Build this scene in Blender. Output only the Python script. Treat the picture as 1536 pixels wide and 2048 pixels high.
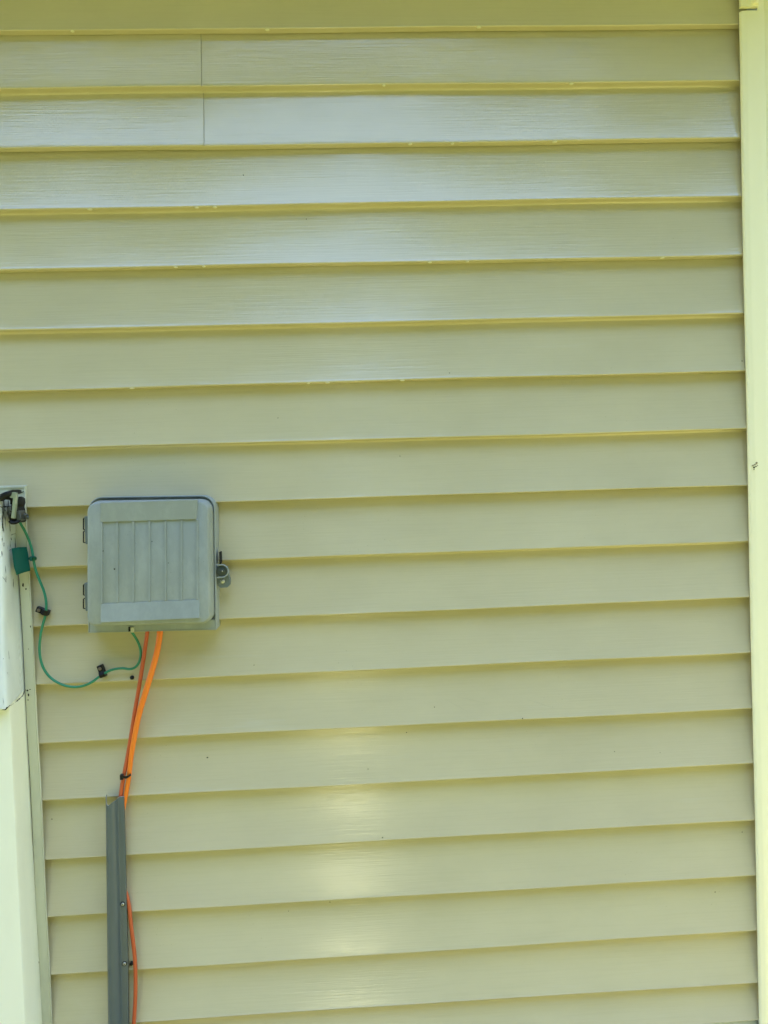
import bpy, bmesh, math, random
from mathutils import Vector, Matrix, noise
R = math.radians
random.seed(7)
for o in list(bpy.data.objects): bpy.data.objects.remove(o)
S = bpy.context.scene
COL = S.collection

# ------------------------------------------------------------------ camera
CR = Matrix(((0.998341, 0.035644, -0.045217), (-0.046227, 0.028041, -0.998537), (-0.034324, 0.998971, 0.029643)))
CP = Vector((-0.0754, -1.3624, 1.50094)); FPX = 1535.25
cam = bpy.data.cameras.new('Camera'); co = bpy.data.objects.new('Camera', cam); COL.objects.link(co)
cam.sensor_fit = 'VERTICAL'; cam.sensor_height = 36.0; cam.sensor_width = 27.0
cam.lens = FPX / 2048 * 36.0; cam.clip_start = 0.02; cam.clip_end = 400
co.matrix_world = Matrix.Translation(CP) @ CR.to_4x4()
S.camera = co
S.render.resolution_x = 768; S.render.resolution_y = 1024

# ------------------------------------------------------------------ light
SUN_EL, SUN_AZ = 76.0, 12.0          # the sun stands behind the house
w = bpy.data.worlds.new('World'); S.world = w; w.use_nodes = True
nt = w.node_tree; bg = nt.nodes['Background']
sky = nt.nodes.new('ShaderNodeTexSky'); sky.sky_type = 'NISHITA'; sky.sun_disc = False
sky.sun_elevation = R(SUN_EL); sky.sun_rotation = R(SUN_AZ); sky.air_density = 1.0; sky.dust_density = 1.0; sky.ozone_density = 1.0
nt.links.new(sky.outputs[0], bg.inputs[0]); bg.inputs[1].default_value = 0.15
sl = bpy.data.lights.new('Sun', 'SUN'); so = bpy.data.objects.new('Sun', sl); COL.objects.link(so)
sl.energy = 2.0; sl.angle = R(0.53); sl.color = (1.0, 0.95, 0.84)
so.rotation_euler = (R(-(90 - SUN_EL)), 0, R(-SUN_AZ)); so.location = (0, 6, 9)
S.view_settings.view_transform = 'Standard'; S.view_settings.look = 'None'
S.view_settings.exposure = 3.43; S.view_settings.gamma = 1.0

# ------------------------------------------------------------------ helpers
def at(px, py, d):
    """point of the photograph -> point on the upright plane standing d metres in front of the wall line"""
    v = CR @ Vector(((px - 768) / FPX, -(py - 1024) / FPX, -1.0))
    t = (-d - CP.y) / v.y
    return CP + v * t
def tag(o, label=None, cat=None, group=None, kind=None):
    if label: o['label'] = label
    if cat: o['category'] = cat
    if group: o['group'] = group
    if kind: o['kind'] = kind
    return o
def empty(name, loc, label=None, cat=None, group=None):
    o = bpy.data.objects.new(name, None); COL.objects.link(o); o.location = loc
    o.empty_display_size = 0.05
    bpy.context.view_layer.update()
    return tag(o, label, cat, group)
class MB:
    def __init__(s): s.v = []; s.f = []; s.mi = []
    def add(s, vs, fs, mi=0):
        b = len(s.v); s.v += [tuple(p) for p in vs]
        for f in fs: s.f.append([i + b for i in f]); s.mi.append(mi)
    def loft(s, loops, cap0=True, cap1=True, mi=0):
        n = len(loops[0]); vs = [p for l in loops for p in l]; fs = []
        for k in range(len(loops) - 1):
            for i in range(n):
                j = (i + 1) % n
                fs.append((k*n+i, k*n+j, (k+1)*n+j, (k+1)*n+i))
        if cap0: fs.append(tuple(range(n))[::-1])
        if cap1: fs.append(tuple((len(loops)-1)*n + i for i in range(n)))
        s.add(vs, fs, mi)
    def box(s, x0, x1, y0, y1, z0, z1, mi=0, ch=0.0):
        if ch <= 0:
            lp = lambda y: [(x0,y,z0),(x1,y,z0),(x1,y,z1),(x0,y,z1)]
            s.loft([lp(y1), lp(y0)], mi=mi); return
        lp = lambda y, c: [(x0+c,y,z0),(x1-c,y,z0),(x1,y,z0+c),(x1,y,z1-c),(x1-c,y,z1),(x0+c,y,z1),(x0,y,z1-c),(x0,y,z0+c)]
        i = lambda y, c, e: [(min(max(p[0], x0+e), x1-e), y, min(max(p[2], z0+e), z1-e)) for p in lp(y, c)]
        s.loft([i(y1, ch, ch), lp(y1-ch, ch), lp(y0+ch, ch), i(y0, ch, ch)], mi=mi)
    def tube(s, pts, r, n=12, cap=True, mi=0):
        pts = [Vector(p) for p in pts]; rs = r if isinstance(r, (list, tuple)) else [r]*len(pts)
        loops = []; up = None
        for i, p in enumerate(pts):
            t = (pts[min(i+1, len(pts)-1)] - pts[max(i-1, 0)]).normalized()
            if up is None: up = t.orthogonal().normalized()
            up = (up - t * up.dot(t)).normalized(); b = t.cross(up)
            loops.append([p + (up*math.cos(a) + b*math.sin(a))*rs[i] for a in [2*math.pi*k/n for k in range(n)]])
        s.loft(loops, cap, cap, mi)
    def disc(s, c, r, d0, d1, n=24, ch=0.0, mi=0, axis=(0,-1,0)):
        c = Vector(c); a = Vector(axis).normalized(); u = a.orthogonal().normalized(); b = a.cross(u)
        ring = lambda rr, h: [c + a*h + (u*math.cos(2*math.pi*k/n) + b*math.sin(2*math.pi*k/n))*rr for k in range(n)]
        L = [ring(r, d0), ring(r, d1-ch)]
        if ch > 0: L += [ring(r-ch*0.4, d1-ch*0.35), ring(r-ch, d1)]
        else: L += [ring(r, d1)]
        s.loft(L[:2] + L[2:], mi=mi)
    def ball(s, c, rx, ry, rz, n=10, m=7, mi=0, j=0.0):
        L = []
        for k in range(1, m):
            th = math.pi*k/m
            L.append([(c[0]+rx*math.sin(th)*math.cos(2*math.pi*i/n)*(1+random.uniform(-j,j)), c[1]+ry*math.cos(th), c[2]+rz*math.sin(th)*math.sin(2*math.pi*i/n)*(1+random.uniform(-j,j))) for i in range(n)])
        s.loft(L, mi=mi)
    def build(s, name, mats, parent=None, smooth=38, fix=True):
        me = bpy.data.meshes.new(name)
        org = Vector(parent.matrix_world.translation) if parent is not None else Vector((0,0,0))
        me.from_pydata([tuple(Vector(p) - org) for p in s.v], [], s.f)
        for m in (mats if isinstance(mats, (list, tuple)) else [mats]): me.materials.append(m)
        for p, mi in zip(me.polygons, s.mi): p.material_index = mi
        if fix:
            bm = bmesh.new(); bm.from_mesh(me)
            bmesh.ops.recalc_face_normals(bm, faces=bm.faces); bm.to_mesh(me); bm.free()
        if smooth:
            for p in me.polygons: p.use_smooth = True
            me.set_sharp_from_angle(angle=R(smooth))
        o = bpy.data.objects.new(name, me); COL.objects.link(o)
        if parent is not None: o.parent = parent
        bpy.context.view_layer.update()
        return o
def top_build(mb, name, mats, loc, label, cat, group=None, smooth=38):
    """a thing that is one mesh, its origin at loc"""
    mb.v = [tuple(Vector(p) - Vector(loc)) for p in mb.v]
    o = mb.build(name, mats, None, smooth); o.location = loc
    bpy.context.view_layer.update()
    return tag(o, label, cat, group)
def curve(pts, n=8):
    P = [Vector(p) for p in pts]; P = [P[0]*2 - P[1]] + P + [P[-1]*2 - P[-2]]; out = []
    for i in range(1, len(P)-2):
        a, b, c, d = P[i-1:i+3]
        for k in range(n):
            t = k/n
            out.append(0.5*((2*b) + (c-a)*t + (2*a-5*b+4*c-d)*t*t + (3*b-3*c+d-a)*t**3))
    out.append(P[-2]); return out
def rpoly(c, rad, seg=7):
    """rounded polygon in the wall plane: corners (x, z), radius per corner"""
    out = []; n = len(c)
    for i in range(n):
        p = Vector(c[i]); a = (Vector(c[i-1])-p); b = (Vector(c[(i+1) % n])-p); r = rad[i]
        if r <= 0: out += [tuple(p)]*1; continue
        la, lb = a.normalized(), b.normalized(); ang = la.angle(lb); tl = r/math.tan(ang/2)
        s_, e_ = p+la*tl, p+lb*tl; ctr = p+(la+lb).normalized()*(r/math.sin(ang/2))
        v0, v1 = s_-ctr, e_-ctr; tot = v0.angle(v1)
        for k in range(seg+1):
            t = k/seg
            q = (v0*math.sin((1-t)*tot) + v1*math.sin(t*tot))/math.sin(tot) if tot > 1e-6 else v0
            out.append(tuple(ctr+q))
    return out
def inset(c, e):
    """inset a quad (x,z): e = (left, top, right, bottom) for corners TL,TR,BR,BL"""
    TL, TR, BR, BL = [Vector(q) for q in c]
    W = ((TR-TL).length+(BR-BL).length)/2; H = ((TL-BL).length+(TR-BR).length)/2
    f = lambda u, v: tuple((TL*(1-u)+TR*u)*(1-v) + (BL*(1-u)+BR*u)*v)
    l, t, r, b = e[0]/W, e[1]/H, 1-e[2]/W, 1-e[3]/H
    return [f(l,t), f(r,t), f(r,b), f(l,b)]
def lay(pts, d): return [(p[0], -d, p[1]) for p in pts]

# ------------------------------------------------------------------ materials
def mat(name, col, rough=0.5, spec=0.5, metal=0.0):
    m = bpy.data.materials.new(name); m.use_nodes = True; b = m.node_tree.nodes['Principled BSDF']
    b.inputs['Base Color'].default_value = (*col, 1); b.inputs['Roughness'].default_value = rough
    b.inputs['Specular IOR Level'].default_value = spec; b.inputs['Metallic'].default_value = metal
    return m
def nodes(m): return m.node_tree, m.node_tree.nodes['Principled BSDF']
def tex(nt, scale, nscale=1.0, detail=3.0, rough=0.5, kind='ShaderNodeTexNoise', off=(0,0,0)):
    g = nt.nodes.new('ShaderNodeNewGeometry'); mp = nt.nodes.new('ShaderNodeMapping')
    mp.inputs['Scale'].default_value = scale; mp.inputs['Location'].default_value = off
    nt.links.new(g.outputs['Position'], mp.inputs['Vector'])
    t = nt.nodes.new(kind); nt.links.new(mp.outputs[0], t.inputs['Vector'])
    t.inputs['Scale'].default_value = nscale
    if kind == 'ShaderNodeTexNoise': t.inputs['Detail'].default_value = detail; t.inputs['Roughness'].default_value = rough
    return t
def ramp(nt, src, stops):
    r = nt.nodes.new('ShaderNodeValToRGB'); nt.links.new(src, r.inputs[0]); e = r.color_ramp.elements
    while len(e) < len(stops): e.new(0.5)
    for k, (p, c) in enumerate(stops):
        e[k].position = p; e[k].color = (*c, 1) if isinstance(c, tuple) else (c, c, c, 1)
    return r
def mix(nt, fac, a, b):
    x = nt.nodes.new('ShaderNodeMix'); x.data_type = 'RGBA'
    if isinstance(fac, float): x.inputs[0].default_value = fac
    else: nt.links.new(fac, x.inputs[0])
    for s_, v in ((x.inputs[6], a), (x.inputs[7], b)):
        if isinstance(v, tuple): s_.default_value = (*v, 1)
        else: nt.links.new(v, s_)
    return x.outputs[2]
def mth(nt, op, a, b):
    x = nt.nodes.new('ShaderNodeMath'); x.operation = op
    for s_, v in zip(x.inputs, (a, b)):
        if isinstance(v, (int, float)): s_.default_value = v
        else: nt.links.new(v, s_)
    return x.outputs[0]
def bump(nt, b, h, dist, strength=1.0, prev=None):
    n = nt.nodes.new('ShaderNodeBump'); n.inputs['Distance'].default_value = dist; n.inputs['Strength'].default_value = strength
    nt.links.new(h, n.inputs['Height'])
    if prev is not None: nt.links.new(prev, n.inputs['Normal'])
    nt.links.new(n.outputs[0], b.inputs['Normal']); return n.outputs[0]

VINYL = (0.550, 0.490, 0.305)
def vinyl(name, col, smear=True):
    m = mat(name, col, 0.36, 0.74); nt, b = nodes(m)
    # faint pale smears along the boards: painted sky glints and chalk; slight fading
    c1 = tex(nt, (3.2, 1, 26), 1.0, 4.0, 0.62); r1 = ramp(nt, c1.outputs[0], [(0.60, 0.0), (0.76, 1.0)])
    c2 = tex(nt, (1.1, 1, 1.6), 1.0, 2.0, 0.5, off=(3,0,1)); r2 = ramp(nt, c2.outputs[0], [(0.46, 0.0), (0.62, 1.0)])
    f = mth(nt, 'MULTIPLY', r1.outputs[0], r2.outputs[0]); f = mth(nt, 'MULTIPLY', f, 0.22 if smear else 0.1)
    c3 = tex(nt, (5, 5, 9), 1.0, 5.0, 0.6); r3 = ramp(nt, c3.outputs[0], [(0.25, tuple(x*0.94 for x in col)), (0.75, tuple(min(1, x*1.05) for x in col))])
    out = mix(nt, f, r3.outputs[0], (0.60, 0.62, 0.56))
    # pinprick dirt
    d = tex(nt, (1, 1, 1), 95.0, kind='ShaderNodeTexVoronoi'); rd = ramp(nt, d.outputs['Distance'], [(0.035, 1.0), (0.075, 0.0)])
    dn = tex(nt, (6, 6, 6), 1.0, 2.0, off=(9,2,4)); rn = ramp(nt, dn.outputs[0], [(0.56, 0.0), (0.68, 0.55)])
    out = mix(nt, mth(nt, 'MULTIPLY', rd.outputs[0], rn.outputs[0]), out, (0.12, 0.10, 0.05))
    gg = tex(nt, (7, 1, 300), 1.0, 2.0, 0.55); rg = ramp(nt, gg.outputs[0], [(0.36, 0.0), (0.50, 0.0), (0.66, 0.07)])
    out = mix(nt, rg.outputs[0], out, tuple(x*0.62 for x in col))
    nt.links.new(out, b.inputs['Base Color'])
    rr = tex(nt, (2.5, 1, 30), 1.0, 3.0, 0.6, off=(1,5,2)); r4 = ramp(nt, rr.outputs[0], [(0.3, 0.13), (0.7, 0.19)])
    nt.links.new(r4.outputs[0], b.inputs['Roughness'])
    # embossed wood grain running along the boards
    g1 = tex(nt, (7, 1, 300), 1.0, 2.0, 0.55); g2 = tex(nt, (26, 1, 640), 1.0, 1.0, 0.5, off=(4,0,7)); g3 = tex(nt, (1.6, 1, 11), 1.0, 1.0, 0.5, off=(2,0,3))
    h = mth(nt, 'ADD', g1.outputs[0], mth(nt, 'MULTIPLY', g2.outputs[0], 0.45))
    n1 = bump(nt, b, h, 0.00024, 1.0)
    bump(nt, b, g3.outputs[0], 0.0009, 1.0, n1)
    return m
M = {}
M['siding'] = vinyl('cream_vinyl_siding', VINYL)
M['nub'] = mat('pale_vinyl_burr', (0.66, 0.65, 0.45), 0.3)
M['dirt'] = mat('dirt', (0.025, 0.022, 0.012), 0.9, 0.2)
M['scratch'] = mat('scuffed_vinyl', (0.36, 0.33, 0.22), 0.6)

def paint(name, col, rough=0.4, dirt=0.25, bmp=0.0003, freq=(60,60,9)):
    m = mat(name, col, rough, 0.5); nt, b = nodes(m)
    a = tex(nt, (14, 14, 4), 1.0, 5.0, 0.65); ra = ramp(nt, a.outputs[0], [(0.5, 0.0), (0.78, dirt)])
    out = mix(nt, ra.outputs[0], col, tuple(x*0.55 for x in col)); nt.links.new(out, b.inputs['Base Color'])
    g = tex(nt, freq, 1.0, 4.0, 0.6); bump(nt, b, g.outputs[0], bmp); return m
M['corner'] = paint('pale_cream_trim', (0.94, 0.89, 0.60), 0.30, 0.06, 0.00012)
M['channel'] = paint('cream_channel_vinyl', (0.58, 0.58, 0.42), 0.4, 0.55, 0.0002, (40,40,8))
M['trimwhite'] = paint('white_painted_jamb', (0.85, 0.85, 0.67), 0.38, 0.12, 0.0002)
M['foundation'] = paint('pale_grey_skirting', (0.50, 0.55, 0.55), 0.6, 0.3, 0.0006, (50,50,50))
M['dark'] = mat('black_shadow_gap', (0.012, 0.014, 0.012), 0.8, 0.2)

# weathered white paint with flaked patches and open grain
def old_paint():
    m = mat('weathered_white_paint', (0.78, 0.83, 0.82), 0.5, 0.4); nt, b = nodes(m)
    g = nt.nodes.new('ShaderNodeNewGeometry'); sp = nt.nodes.new('ShaderNodeSeparateXYZ'); nt.links.new(g.outputs['Position'], sp.inputs[0])
    zt = nt.nodes.new('ShaderNodeMapRange'); nt.links.new(sp.outputs[2], zt.inputs[0])
    zt.inputs['From Min'].default_value = 1.30; zt.inputs['From Max'].default_value = 1.49; zt.inputs['To Min'].default_value = 0.0; zt.inputs['To Max'].default_value = 0.17
    a = tex(nt, (120, 120, 26), 1.0, 4.0, 0.6); s1 = mth(nt, 'ADD', a.outputs[0], zt.outputs[0]); r1 = ramp(nt, s1, [(0.70, 0.0), (0.735, 1.0)])
    a2 = tex(nt, (260, 260, 120), 1.0, 3.0, 0.6, off=(4,1,3)); s2 = mth(nt, 'ADD', a2.outputs[0], mth(nt, 'MULTIPLY', zt.outputs[0], 0.35)); r2 = ramp(nt, s2, [(0.73, 0.0), (0.77, 0.7)])
    f = mth(nt, 'MAXIMUM', r1.outputs[0], r2.outputs[0])
    wood = ramp(nt, tex(nt, (180, 180, 14), 1.0, 4.0, 0.7).outputs[0], [(0.3, (0.05, 0.06, 0.055)), (0.7, (0.24, 0.26, 0.24))])
    c = tex(nt, (20, 20, 5), 1.0, 4.0, 0.6, off=(0,3,1)); rc = ramp(nt, c.outputs[0], [(0.35, (0.66, 0.70, 0.66)), (0.65, (0.80, 0.83, 0.76))])
    # knot rings showing through the paint
    mp = nt.nodes.new('ShaderNodeMapping'); g2 = nt.nodes.new('ShaderNodeNewGeometry'); nt.links.new(g2.outputs['Position'], mp.inputs['Vector'])
    kc = at(38, 1330, 0.03); mp.vector_type = 'POINT'; mp.inputs['Location'].default_value = (0, -kc.y*62, -kc.z*22); mp.inputs['Scale'].default_value = (0.0, 62, 22)
    wv = nt.nodes.new('ShaderNodeTexWave'); wv.wave_type = 'RINGS'; wv.rings_direction = 'SPHERICAL'; wv.inputs['Scale'].default_value = 1.15; wv.inputs['Distortion'].default_value = 0.8; wv.inputs['Detail'].default_value = 2
    nt.links.new(mp.outputs[0], wv.inputs['Vector'])
    ln = nt.nodes.new('ShaderNodeVectorMath'); ln.operation = 'LENGTH'; nt.links.new(mp.outputs[0], ln.inputs[0])
    near = ramp(nt, mth(nt, 'MULTIPLY', ln.outputs['Value'], 0.5), [(0.25, 1.0), (0.62, 0.0)])
    kn = mth(nt, 'MULTIPLY', wv.outputs['Fac'], near.outputs[0])
    base = mix(nt, mth(nt, 'MULTIPLY', kn, 0.28), rc.outputs[0], (0.45, 0.46, 0.36))
    nt.links.new(mix(nt, f, base, wood.outputs[0]), b.inputs['Base Color'])
    gr = tex(nt, (150, 150, 9), 1.0, 4.0, 0.7)
    h = mth(nt, 'SUBTRACT', mth(nt, 'MULTIPLY', gr.outputs[0], 0.5), f); h = mth(nt, 'ADD', h, mth(nt, 'MULTIPLY', kn, 0.5))
    bump(nt, b, h, 0.0007); return m
M['oldpaint'] = old_paint()

def plastic(name, col, rough=0.45, chalk=(0.5, 0.55, 0.55), amt=0.25, spec=0.5):
    m = mat(name, col, rough, spec); nt, b = nodes(m)
    a = tex(nt, (30, 30, 16), 1.0, 5.0, 0.7); ra = ramp(nt, a.outputs[0], [(0.42, 0.0), (0.75, amt)])
    out = mix(nt, ra.outputs[0], col, chalk)
    d = tex(nt, (1,1,1), 120.0, kind='ShaderNodeTexVoronoi'); rd = ramp(nt, d.outputs['Distance'], [(0.04, 0.75), (0.09, 0.0)])
    dn = tex(nt, (22,22,22), 1.0, 2.0, off=(1,2,3)); rn = ramp(nt, dn.outputs[0], [(0.55, 0.0), (0.62, 1.0)])
    out = mix(nt, mth(nt, 'MULTIPLY', rd.outputs[0], rn.outputs[0]), out, tuple(x*0.25 for x in col))
    nt.links.new(out, b.inputs['Base Color'])
    g = tex(nt, (700,700,700), 1.0, 2.0); bump(nt, b, g.outputs[0], 0.00008); return m
M['box'] = plastic('aged_grey_plastic', (0.265, 0.298, 0.278), 0.5, (0.41, 0.445, 0.42), 0.46)
M['boxdark'] = plastic('grey_plastic_dark', (0.13, 0.16, 0.15), 0.5, (0.25,0.28,0.27), 0.3)
M['guard'] = plastic('dark_grey_pvc', (0.080, 0.106, 0.108), 0.36, (0.10, 0.125, 0.12), 0.4)
M['guardcut'] = mat('cut_pvc_edge', (0.45, 0.47, 0.42), 0.7)
M['black'] = plastic('black_plastic', (0.006, 0.006, 0.007), 0.45, (0.02, 0.02, 0.02), 0.3, 0.25)
M['green'] = plastic('green_wire_insulation', (0.016, 0.20, 0.105), 0.34, (0.03, 0.30, 0.19), 0.3)
M['teal'] = plastic('teal_tag_plastic', (0.004, 0.085, 0.060), 0.45, (0.005, 0.12, 0.085), 0.4, 0.2)
M['orange'] = plastic('bright_orange_sheath', (0.86, 0.20, 0.012), 0.4, (0.9, 0.30, 0.05), 0.2)
M['rust'] = plastic('red_orange_sheath', (0.50, 0.085, 0.022), 0.42, (0.55, 0.14, 0.05), 0.3)
M['zinc'] = mat('dull_zinc', (0.50, 0.50, 0.44), 0.4, 0.5, 0.7)
M['olive'] = plastic('tarnished_metal', (0.26, 0.30, 0.19), 0.35, (0.42, 0.45, 0.36), 0.6)
M['steel'] = mat('dark_steel', (0.10, 0.11, 0.11), 0.35, 0.5, 0.6)
M['tan'] = mat('tan_debris', (0.30, 0.25, 0.14), 0.9, 0.1)
# ------------------------------------------------------------------ setting: lawn
def lawn():
    m = mat('lawn_grass', (0.12, 0.16, 0.03), 0.9, 0.2); nt, b = nodes(m)
    a = tex(nt, (1.2, 1.2, 1), 1.0, 6.0, 0.7); r = ramp(nt, a.outputs[0], [(0.3, (0.06, 0.09, 0.018)), (0.7, (0.12, 0.15, 0.03))])
    nt.links.new(r.outputs[0], b.inputs['Base Color'])
    g = tex(nt, (60, 60, 60), 1.0, 4.0, 0.8); bump(nt, b, g.outputs[0], 0.03); return m
g = MB(); n = 40
for i in range(n+1):
    for j in range(n+1):
        x = (i/n-0.5)*240; y = (j/n-0.5)*240; g.v.append((x, y, 0.0))
for i in range(n):
    for j in range(n):
        k = i*(n+1)+j; g.f.append([k, k+n+1, k+n+2, k+1]); g.mi.append(0)
tag(g.build('ground', lawn(), None, 0), kind='structure')
def bounce_gravel():
    m = mat('bounce_tan_gravel', (0.45, 0.42, 0.22), 0.95, 0.1); nt, b = nodes(m)
    a = tex(nt, (1, 1, 1), 55.0, kind='ShaderNodeTexVoronoi'); r = ramp(nt, a.outputs['Color'], [(0.1, (0.20, 0.175, 0.055)), (0.9, (0.30, 0.265, 0.09))])
    nt.links.new(r.outputs[0], b.inputs['Base Color']); bump(nt, b, a.outputs['Distance'], 0.01); return m
g = MB(); g.box(-6, 5, -1.7, 0.02, -0.1, 0.012); tag(g.build('bounce_strip', bounce_gravel(), None, 0), kind='structure')  # unseen sunlit strip added to bounce warm light up the wall

# ------------------------------------------------------------------ the house wall with its lap siding
Z0 = 2.30; PIT = 0.1016; NOSE = 0.0175
ZL = [-.0043,-.1015,-.2016,-.3038,-.4047,-.5070,-.6097,-.7094,-.8102,-.9138,-1.0168,-1.1170,-1.2193,-1.3203,-1.4244,-1.5260,-1.6295,-1.7230,-1.8025]
ZR = [-.0030,-.1003,-.2005,-.3021,-.4058,-.5092,-.6103,-.7137,-.8153,-.9150,-1.0167,-1.1174,-1.2186,-1.3197,-1.4231,-1.5252,-1.6275,-1.7243,-1.7946]
def lipz(i, x):
    if i < 0: return Z0 - 0.0036 - i*PIT
    t = min(max((x+0.66)/1.30, -0.3), 1.0)
    return Z0 + ZL[i]*(1-t) + ZR[i]*t + 0.00045*math.sin(x*5.1+i*2.3) + 0.0003*math.sin(x*13+i)
def dep(s):
    """siding depth at fraction s of the way down a course: nearly plumb at the top, leaning out at the foot"""
    return 0.0014 + (NOSE-0.0016)/0.975*(0.42*s + 0.58*s**1.9)
def siding_depth(x, z):
    for i in range(-8, 19):
        zb = lipz(i, x)
        if z >= zb:
            zt = lipz(i-1, x); return dep(min(max((zt-z)/(zt-zb), 0), 1))
    return 0.012
def wob(x, i): return 0.0007*noise.noise((x*2.4, i*3.7, 0.0)) + 0.0003*noise.noise((x*9, i*5.1, 4.0))
CX = [-3.0, -2.4, -1.9, -1.5, -1.2, -1.0, -0.9, -0.8] + [-0.75 + 0.0075*k for k in range(189)]
CX = [x for x in CX if x < 0.6585] + [0.6585]
XSEAM = at(404, 180, 0.012).x
def course(mb, i, x0, x1, last, lift=0.0):
    """one course above lip i; last = its foot is the interlock (open gap) rather than the formed bend"""
    xs = [x0] + [x for x in CX if x0 + 0.001 < x < x1 - 0.001] + [x1]
    rows = []
    ss = [0.0, .04, .1, .2, .3, .4, .5, .6, .7, .8, .88, .94, .972]
    for x in xs:
        zt, zb = lipz(i-1, x), lipz(i, x); H = zt-zb; wv = wob(x, i); p = []
        if True: p.append((0.0012+lift, zt+0.014))
        for s in ss: p.append((dep(s)+wv*math.sin(math.pi*min(s*1.1, 1))*1.0 + lift, zt-H*s))
        rn = 0.0021                                    # rounded nose
        cz, cd = zb+rn, NOSE-rn+lift
        for a in (-8, -25, -45, -65, -80, -95): p.append((cd+rn*math.cos(R(a)), cz+rn*math.sin(R(a))))
        if last:
            p += [(0.010+lift, zb-0.0001), (0.0044+lift, zb-0.0006), (0.0040+lift, zb+0.0004), (0.0044+lift, zb+0.004)]
        else:
            p += [(0.0105+lift, zb-0.0003), (0.0050+lift, zb-0.0006), (0.0038+lift, zb-0.0012), (0.0027+lift, zb-0.0020), (0.0019+lift, zb-0.0032), (0.0013+lift, zb-0.0045)]
        rows.append([(x, -d, z) for d, z in p])
    n = len(rows[0]); vs = [q for r_ in rows for q in r_]
    fs = [(a*n+k, a*n+k+1, (a+1)*n+k+1, (a+1)*n+k) for a in range(len(rows)-1) for k in range(n-1)]
    mb.add(vs, fs)
    # thin cut ends
house = empty('house_wall', (0, 0, 0), 'cream yellow vinyl clad house wall of horizontal lap siding with pale corner post', 'wall')
TRIM_Z = at(30, 975, 0.02).z          # top of the channel round the door frame
XCH = -0.6262                         # right edge of that channel
panels = {}
for k in range(-1, 10):
    lo, hi = 2*k-1, 2*k               # panel k carries the courses ending in lips 2k-1 (formed bend) and 2k (interlock)
    pieces = [(-3.0, 0.6585, 0.0)]
    if k == 1: pieces = [(-3.0, XSEAM, 0.0), (XSEAM-0.02, 0.6586, 0.0)]
    for (xa, xb, lf) in pieces:
        mb = MB()
        for i in (lo, hi):
            if i > 18 or i < -2: continue
            x0 = xa
            if lipz(i-1, -0.66) <= TRIM_Z + 0.02: x0 = max(xa, XCH-0.011)
            if k == 1 and xb < 0.1: course(mb, i, x0, XSEAM, i == hi, 0.0016)
            elif k == 1: course(mb, i, XSEAM-0.02, xb, i == hi, 0.0)
            elif lipz(i-1, -0.66) > TRIM_Z + 0.02 > lipz(i, -0.66):   # the course notched round the frame head
                course(mb, i, x0, xb, i == hi)
            else: course(mb, i, x0, xb, i == hi)
        if k == 1 and xb < 0.1:        # edge of the overlapping piece at the seam
            for i in (lo, hi):
                zt, zb = lipz(i-1, XSEAM), lipz(i, XSEAM); a = []; b = []
                for s in [q/10 for q in range(11)]:
                    d = dep(s)+0.0016; z = zt+(zb-zt)*s
                    a.append((XSEAM, -d, z)); b.append((XSEAM, -d+0.0012, z))
                mb.add(a+b, [(q, q+1, q+12, q+11) for q in range(10)])
                gpz = [(p[0]+0.0002, p[1]+0.0011, p[2]) for p in a]; gq = [(p[0]+0.0011, p[1]+0.0012, p[2]) for p in a]
                mb.add(gpz+gq, [(q, q+1, q+12, q+11) for q in range(10)], 1)
        o = mb.build('siding_panel', [M['siding'], M['scratch']], house, 42, fix=False)
        panels[(k, xa)] = o
def panel_of(z, x):
    i = next(i for i in range(-8, 19) if z >= lipz(i, x) - 0.008); k = (i+1)//2
    return panels.get((k, -3.0)) if (k != 1 or x < XSEAM) else panels[(1, XSEAM-0.02)]
# little pale burrs at the weep holes along the feet of the boards
for (px, py) in [(145,67),(535,66),(768,178),(821,297),(905,294),(1110,294),(180,423),(430,419),(394,420),(352,541),(408,540),(860,531),(935,530),(1325,519),(655,769),(805,767),(958,64),(1143,174),(617,770),(264,777)]:
    x = at(px, py, 0.015).x; i = min(range(0, 19), key=lambda q: abs(lipz(q, x)-at(px, py, 0.015).z)); z = lipz(i, x)
    mb = MB(); mb.ball((x, -NOSE+0.003, z-0.0002), 0.0036+random.uniform(-.001,.001), 0.0032, 0.0011+random.uniform(0,.0004), 12, 8)
    mb.build('weep_hole_burr', M['nub'], panel_of(z+0.02, x), 60)
# dirt specks
for (px, py, r) in [(487,350,1.3),(613,438,1.3),(899,746,1.2),(800,912,1.2),(556,836,1.2),(1229,1503,1.2),(415,1515,2.2),(660,1804,1.5),(1430,1784,1.6),(469,63,1.2),(869,1414,1.2),(1045,1437,1.8),(813,1465,1.4),(736,1538,1.2),(104,1638,1.6),(508,1330,1.1),(1484,722,1.5),(1320,1505,.9),(645,1571,1.2),(765,1675,1.6),(577,1822,1.0),(1484,1664,1.5),(322,192,1.6)]:
    q = at(px, py, 0.010); d = siding_depth(q.x, q.z); q = at(px, py, d)
    mb = MB(); mb.ball((q.x, -d-0.0003, q.z), 0.0007*r, 0.0005, 0.0006*r, 8, 6, j=0.25); mb.build('dirt_speck', M['dirt'], house, 60)
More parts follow.
